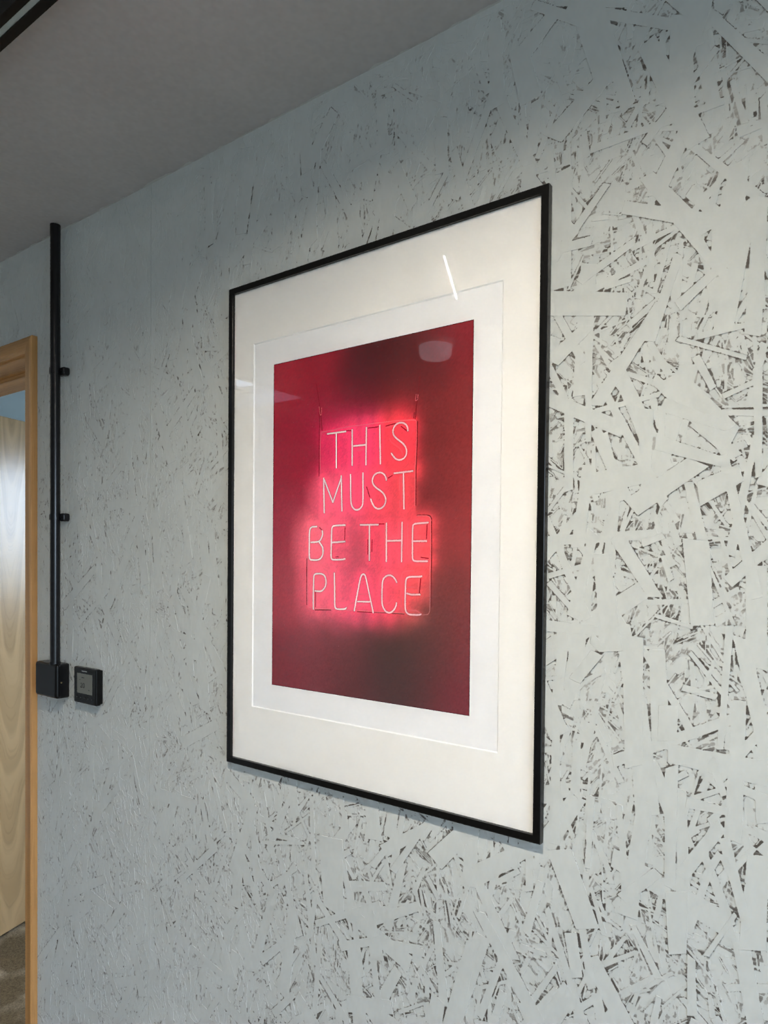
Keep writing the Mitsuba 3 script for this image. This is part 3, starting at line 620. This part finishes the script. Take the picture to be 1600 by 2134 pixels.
for i, (x, z, w) in enumerate(((-1.6960, EYE - 0.3085, 0.012), (-1.7060, EYE - 0.3150, 0.005), (-1.6640, EYE - 0.3385, 0.005))):
    put(num('thermostat__display_mark', i), slab(x, x + w, -TD - 0.00045, -TD, z, z + 0.0022), 'digit_grey')
put('thermostat__badge', cat([slab(-1.6945 + i * 0.0040, -1.6915 + i * 0.0040, -TD - 0.0002, -TD + 0.0005, EYE - 0.2915, EYE - 0.2895) for i in range(6)]), 'pale_mark'); lab('thermostat__badge', 'small pale mark above the display')
for i in range(5):
    x = -1.7165 + i * 0.0175
    put(num('thermostat__button', i), cat([cyl((x, -TD - 0.0004, EYE - 0.3600), (x, -TD + 0.001, EYE - 0.3600), 0.0046, 18), slab(x - 0.0012, x + 0.0012, -TD - 0.0007, -TD, EYE - 0.3616, EYE - 0.3584)]), 'dim_mark' if False else 'black_matt', smooth=40)
    put(num('thermostat__button', i) + '__icon', trimesh.Trimesh([[x - 0.0016, -TD - 0.0009, EYE - 0.3588], [x + 0.0018, -TD - 0.0009, EYE - 0.3588], [x - 0.0002, -TD - 0.0009, EYE - 0.3618]], [[0, 2, 1]], process=False), 'dim_mark')

# ------------------------------------------------------------------ ceiling fittings
lab('ceiling_track', 'black straight lighting track on the ceiling with a pale grey slot', 'track')
TY1, TY0, TH = -0.432, -0.470, 0.030
prof = Polygon([(TY0, 0), (TY0, -TH), (TY0 + 0.0130, -TH), (TY0 + 0.0130, -0.006), (TY1 - 0.0150, -0.006), (TY1 - 0.0150, -TH), (TY1, -TH), (TY1, 0)])
m = trimesh.creation.extrude_polygon(prof, 3.0, engine='earcut')
m.apply_transform([[0, 0, 1, -2.5], [1, 0, 0, 0], [0, 1, 0, CEIL - 0.0002], [0, 0, 0, 1]])
put('ceiling_track__body', m, 'black_matt')
put('ceiling_track__strip', slab(-2.495, 0.495, TY0 + 0.0130, TY1 - 0.0150, CEIL - TH + 0.002, CEIL - 0.0062), 'aluminium'); lab('ceiling_track__strip', 'pale grey strip in the slot')

def downlight(i, x, y, where, power=1.0):
    k = num('ceiling_downlight', i)
    lab(k, where, 'ceiling light', 'downlights in the ceiling')
    bez = trimesh.creation.revolve([(0.0185, -0.0075), (0.040, -0.0075), (0.042, -0.005), (0.042, 0.0), (0.0185, 0.0), (0.0185, -0.0075)], sections=64)
    bez.apply_translation((x, y, CEIL - 0.0004)); put(k + '__bezel', bez, 'white_plastic', smooth=30)
    lens = trimesh.creation.cylinder(0.0182, 0.0008, sections=48); lens.apply_translation((x, y, CEIL - 0.0012))
    put(k + '__lens', lens, 'white_plastic')
    scene[k + '__lens']['emitter'] = {'type': 'area', 'radiance': rgb(*[LAMP * power * c for c in WARM])}
downlight(0, -0.40, -0.84, 'round warm ceiling downlight in front of the poster')
downlight(1, -3.20, -0.84, 'round warm ceiling downlight near the doorway', 0.2)

lab('led_bar', 'short thin lit bar lamp on the ceiling', 'lamp')
p0, p1 = np.array([-1.060, -0.725, CEIL - 0.012]), np.array([-1.192, -1.018, CEIL - 0.012])
put('led_bar__holder', cyl(p0 + np.array([0, 0, 0.007]), p1 + np.array([0, 0, 0.007]), 0.0045, 12), 'white_plastic', smooth=40)
scene['led_bar__tube'] = mikit.ply(cyl(p0, p1, 0.0035, 12), 'white_plastic', 40)
scene['led_bar__tube']['emitter'] = {'type': 'area', 'radiance': rgb(18, 16, 13)}
lab('opal_ceiling_light', 'round white opal ceiling light mirrored in the poster glass', 'ceiling light')
bs = trimesh.creation.revolve([(0.0, -0.020), (0.070, -0.020), (0.077, -0.014), (0.080, 0.0), (0.0, 0.0)], sections=64)
bs.apply_translation((-1.510, -1.392, CEIL - 0.0004)); put('opal_ceiling_light__base', bs, 'white_plastic', smooth=35)
op = trimesh.creation.revolve([(0.0, -0.072), (0.040, -0.071), (0.057, -0.065), (0.065, -0.052), (0.067, -0.0205), (0.0, -0.0205)], sections=64)
op.apply_translation((-1.510, -1.392, CEIL - 0.0004)); put('opal_ceiling_light__diffuser', op, 'white_plastic', smooth=35)
scene['opal_ceiling_light__diffuser']['emitter'] = {'type': 'area', 'radiance': rgb(0.52, 0.55, 0.62)}
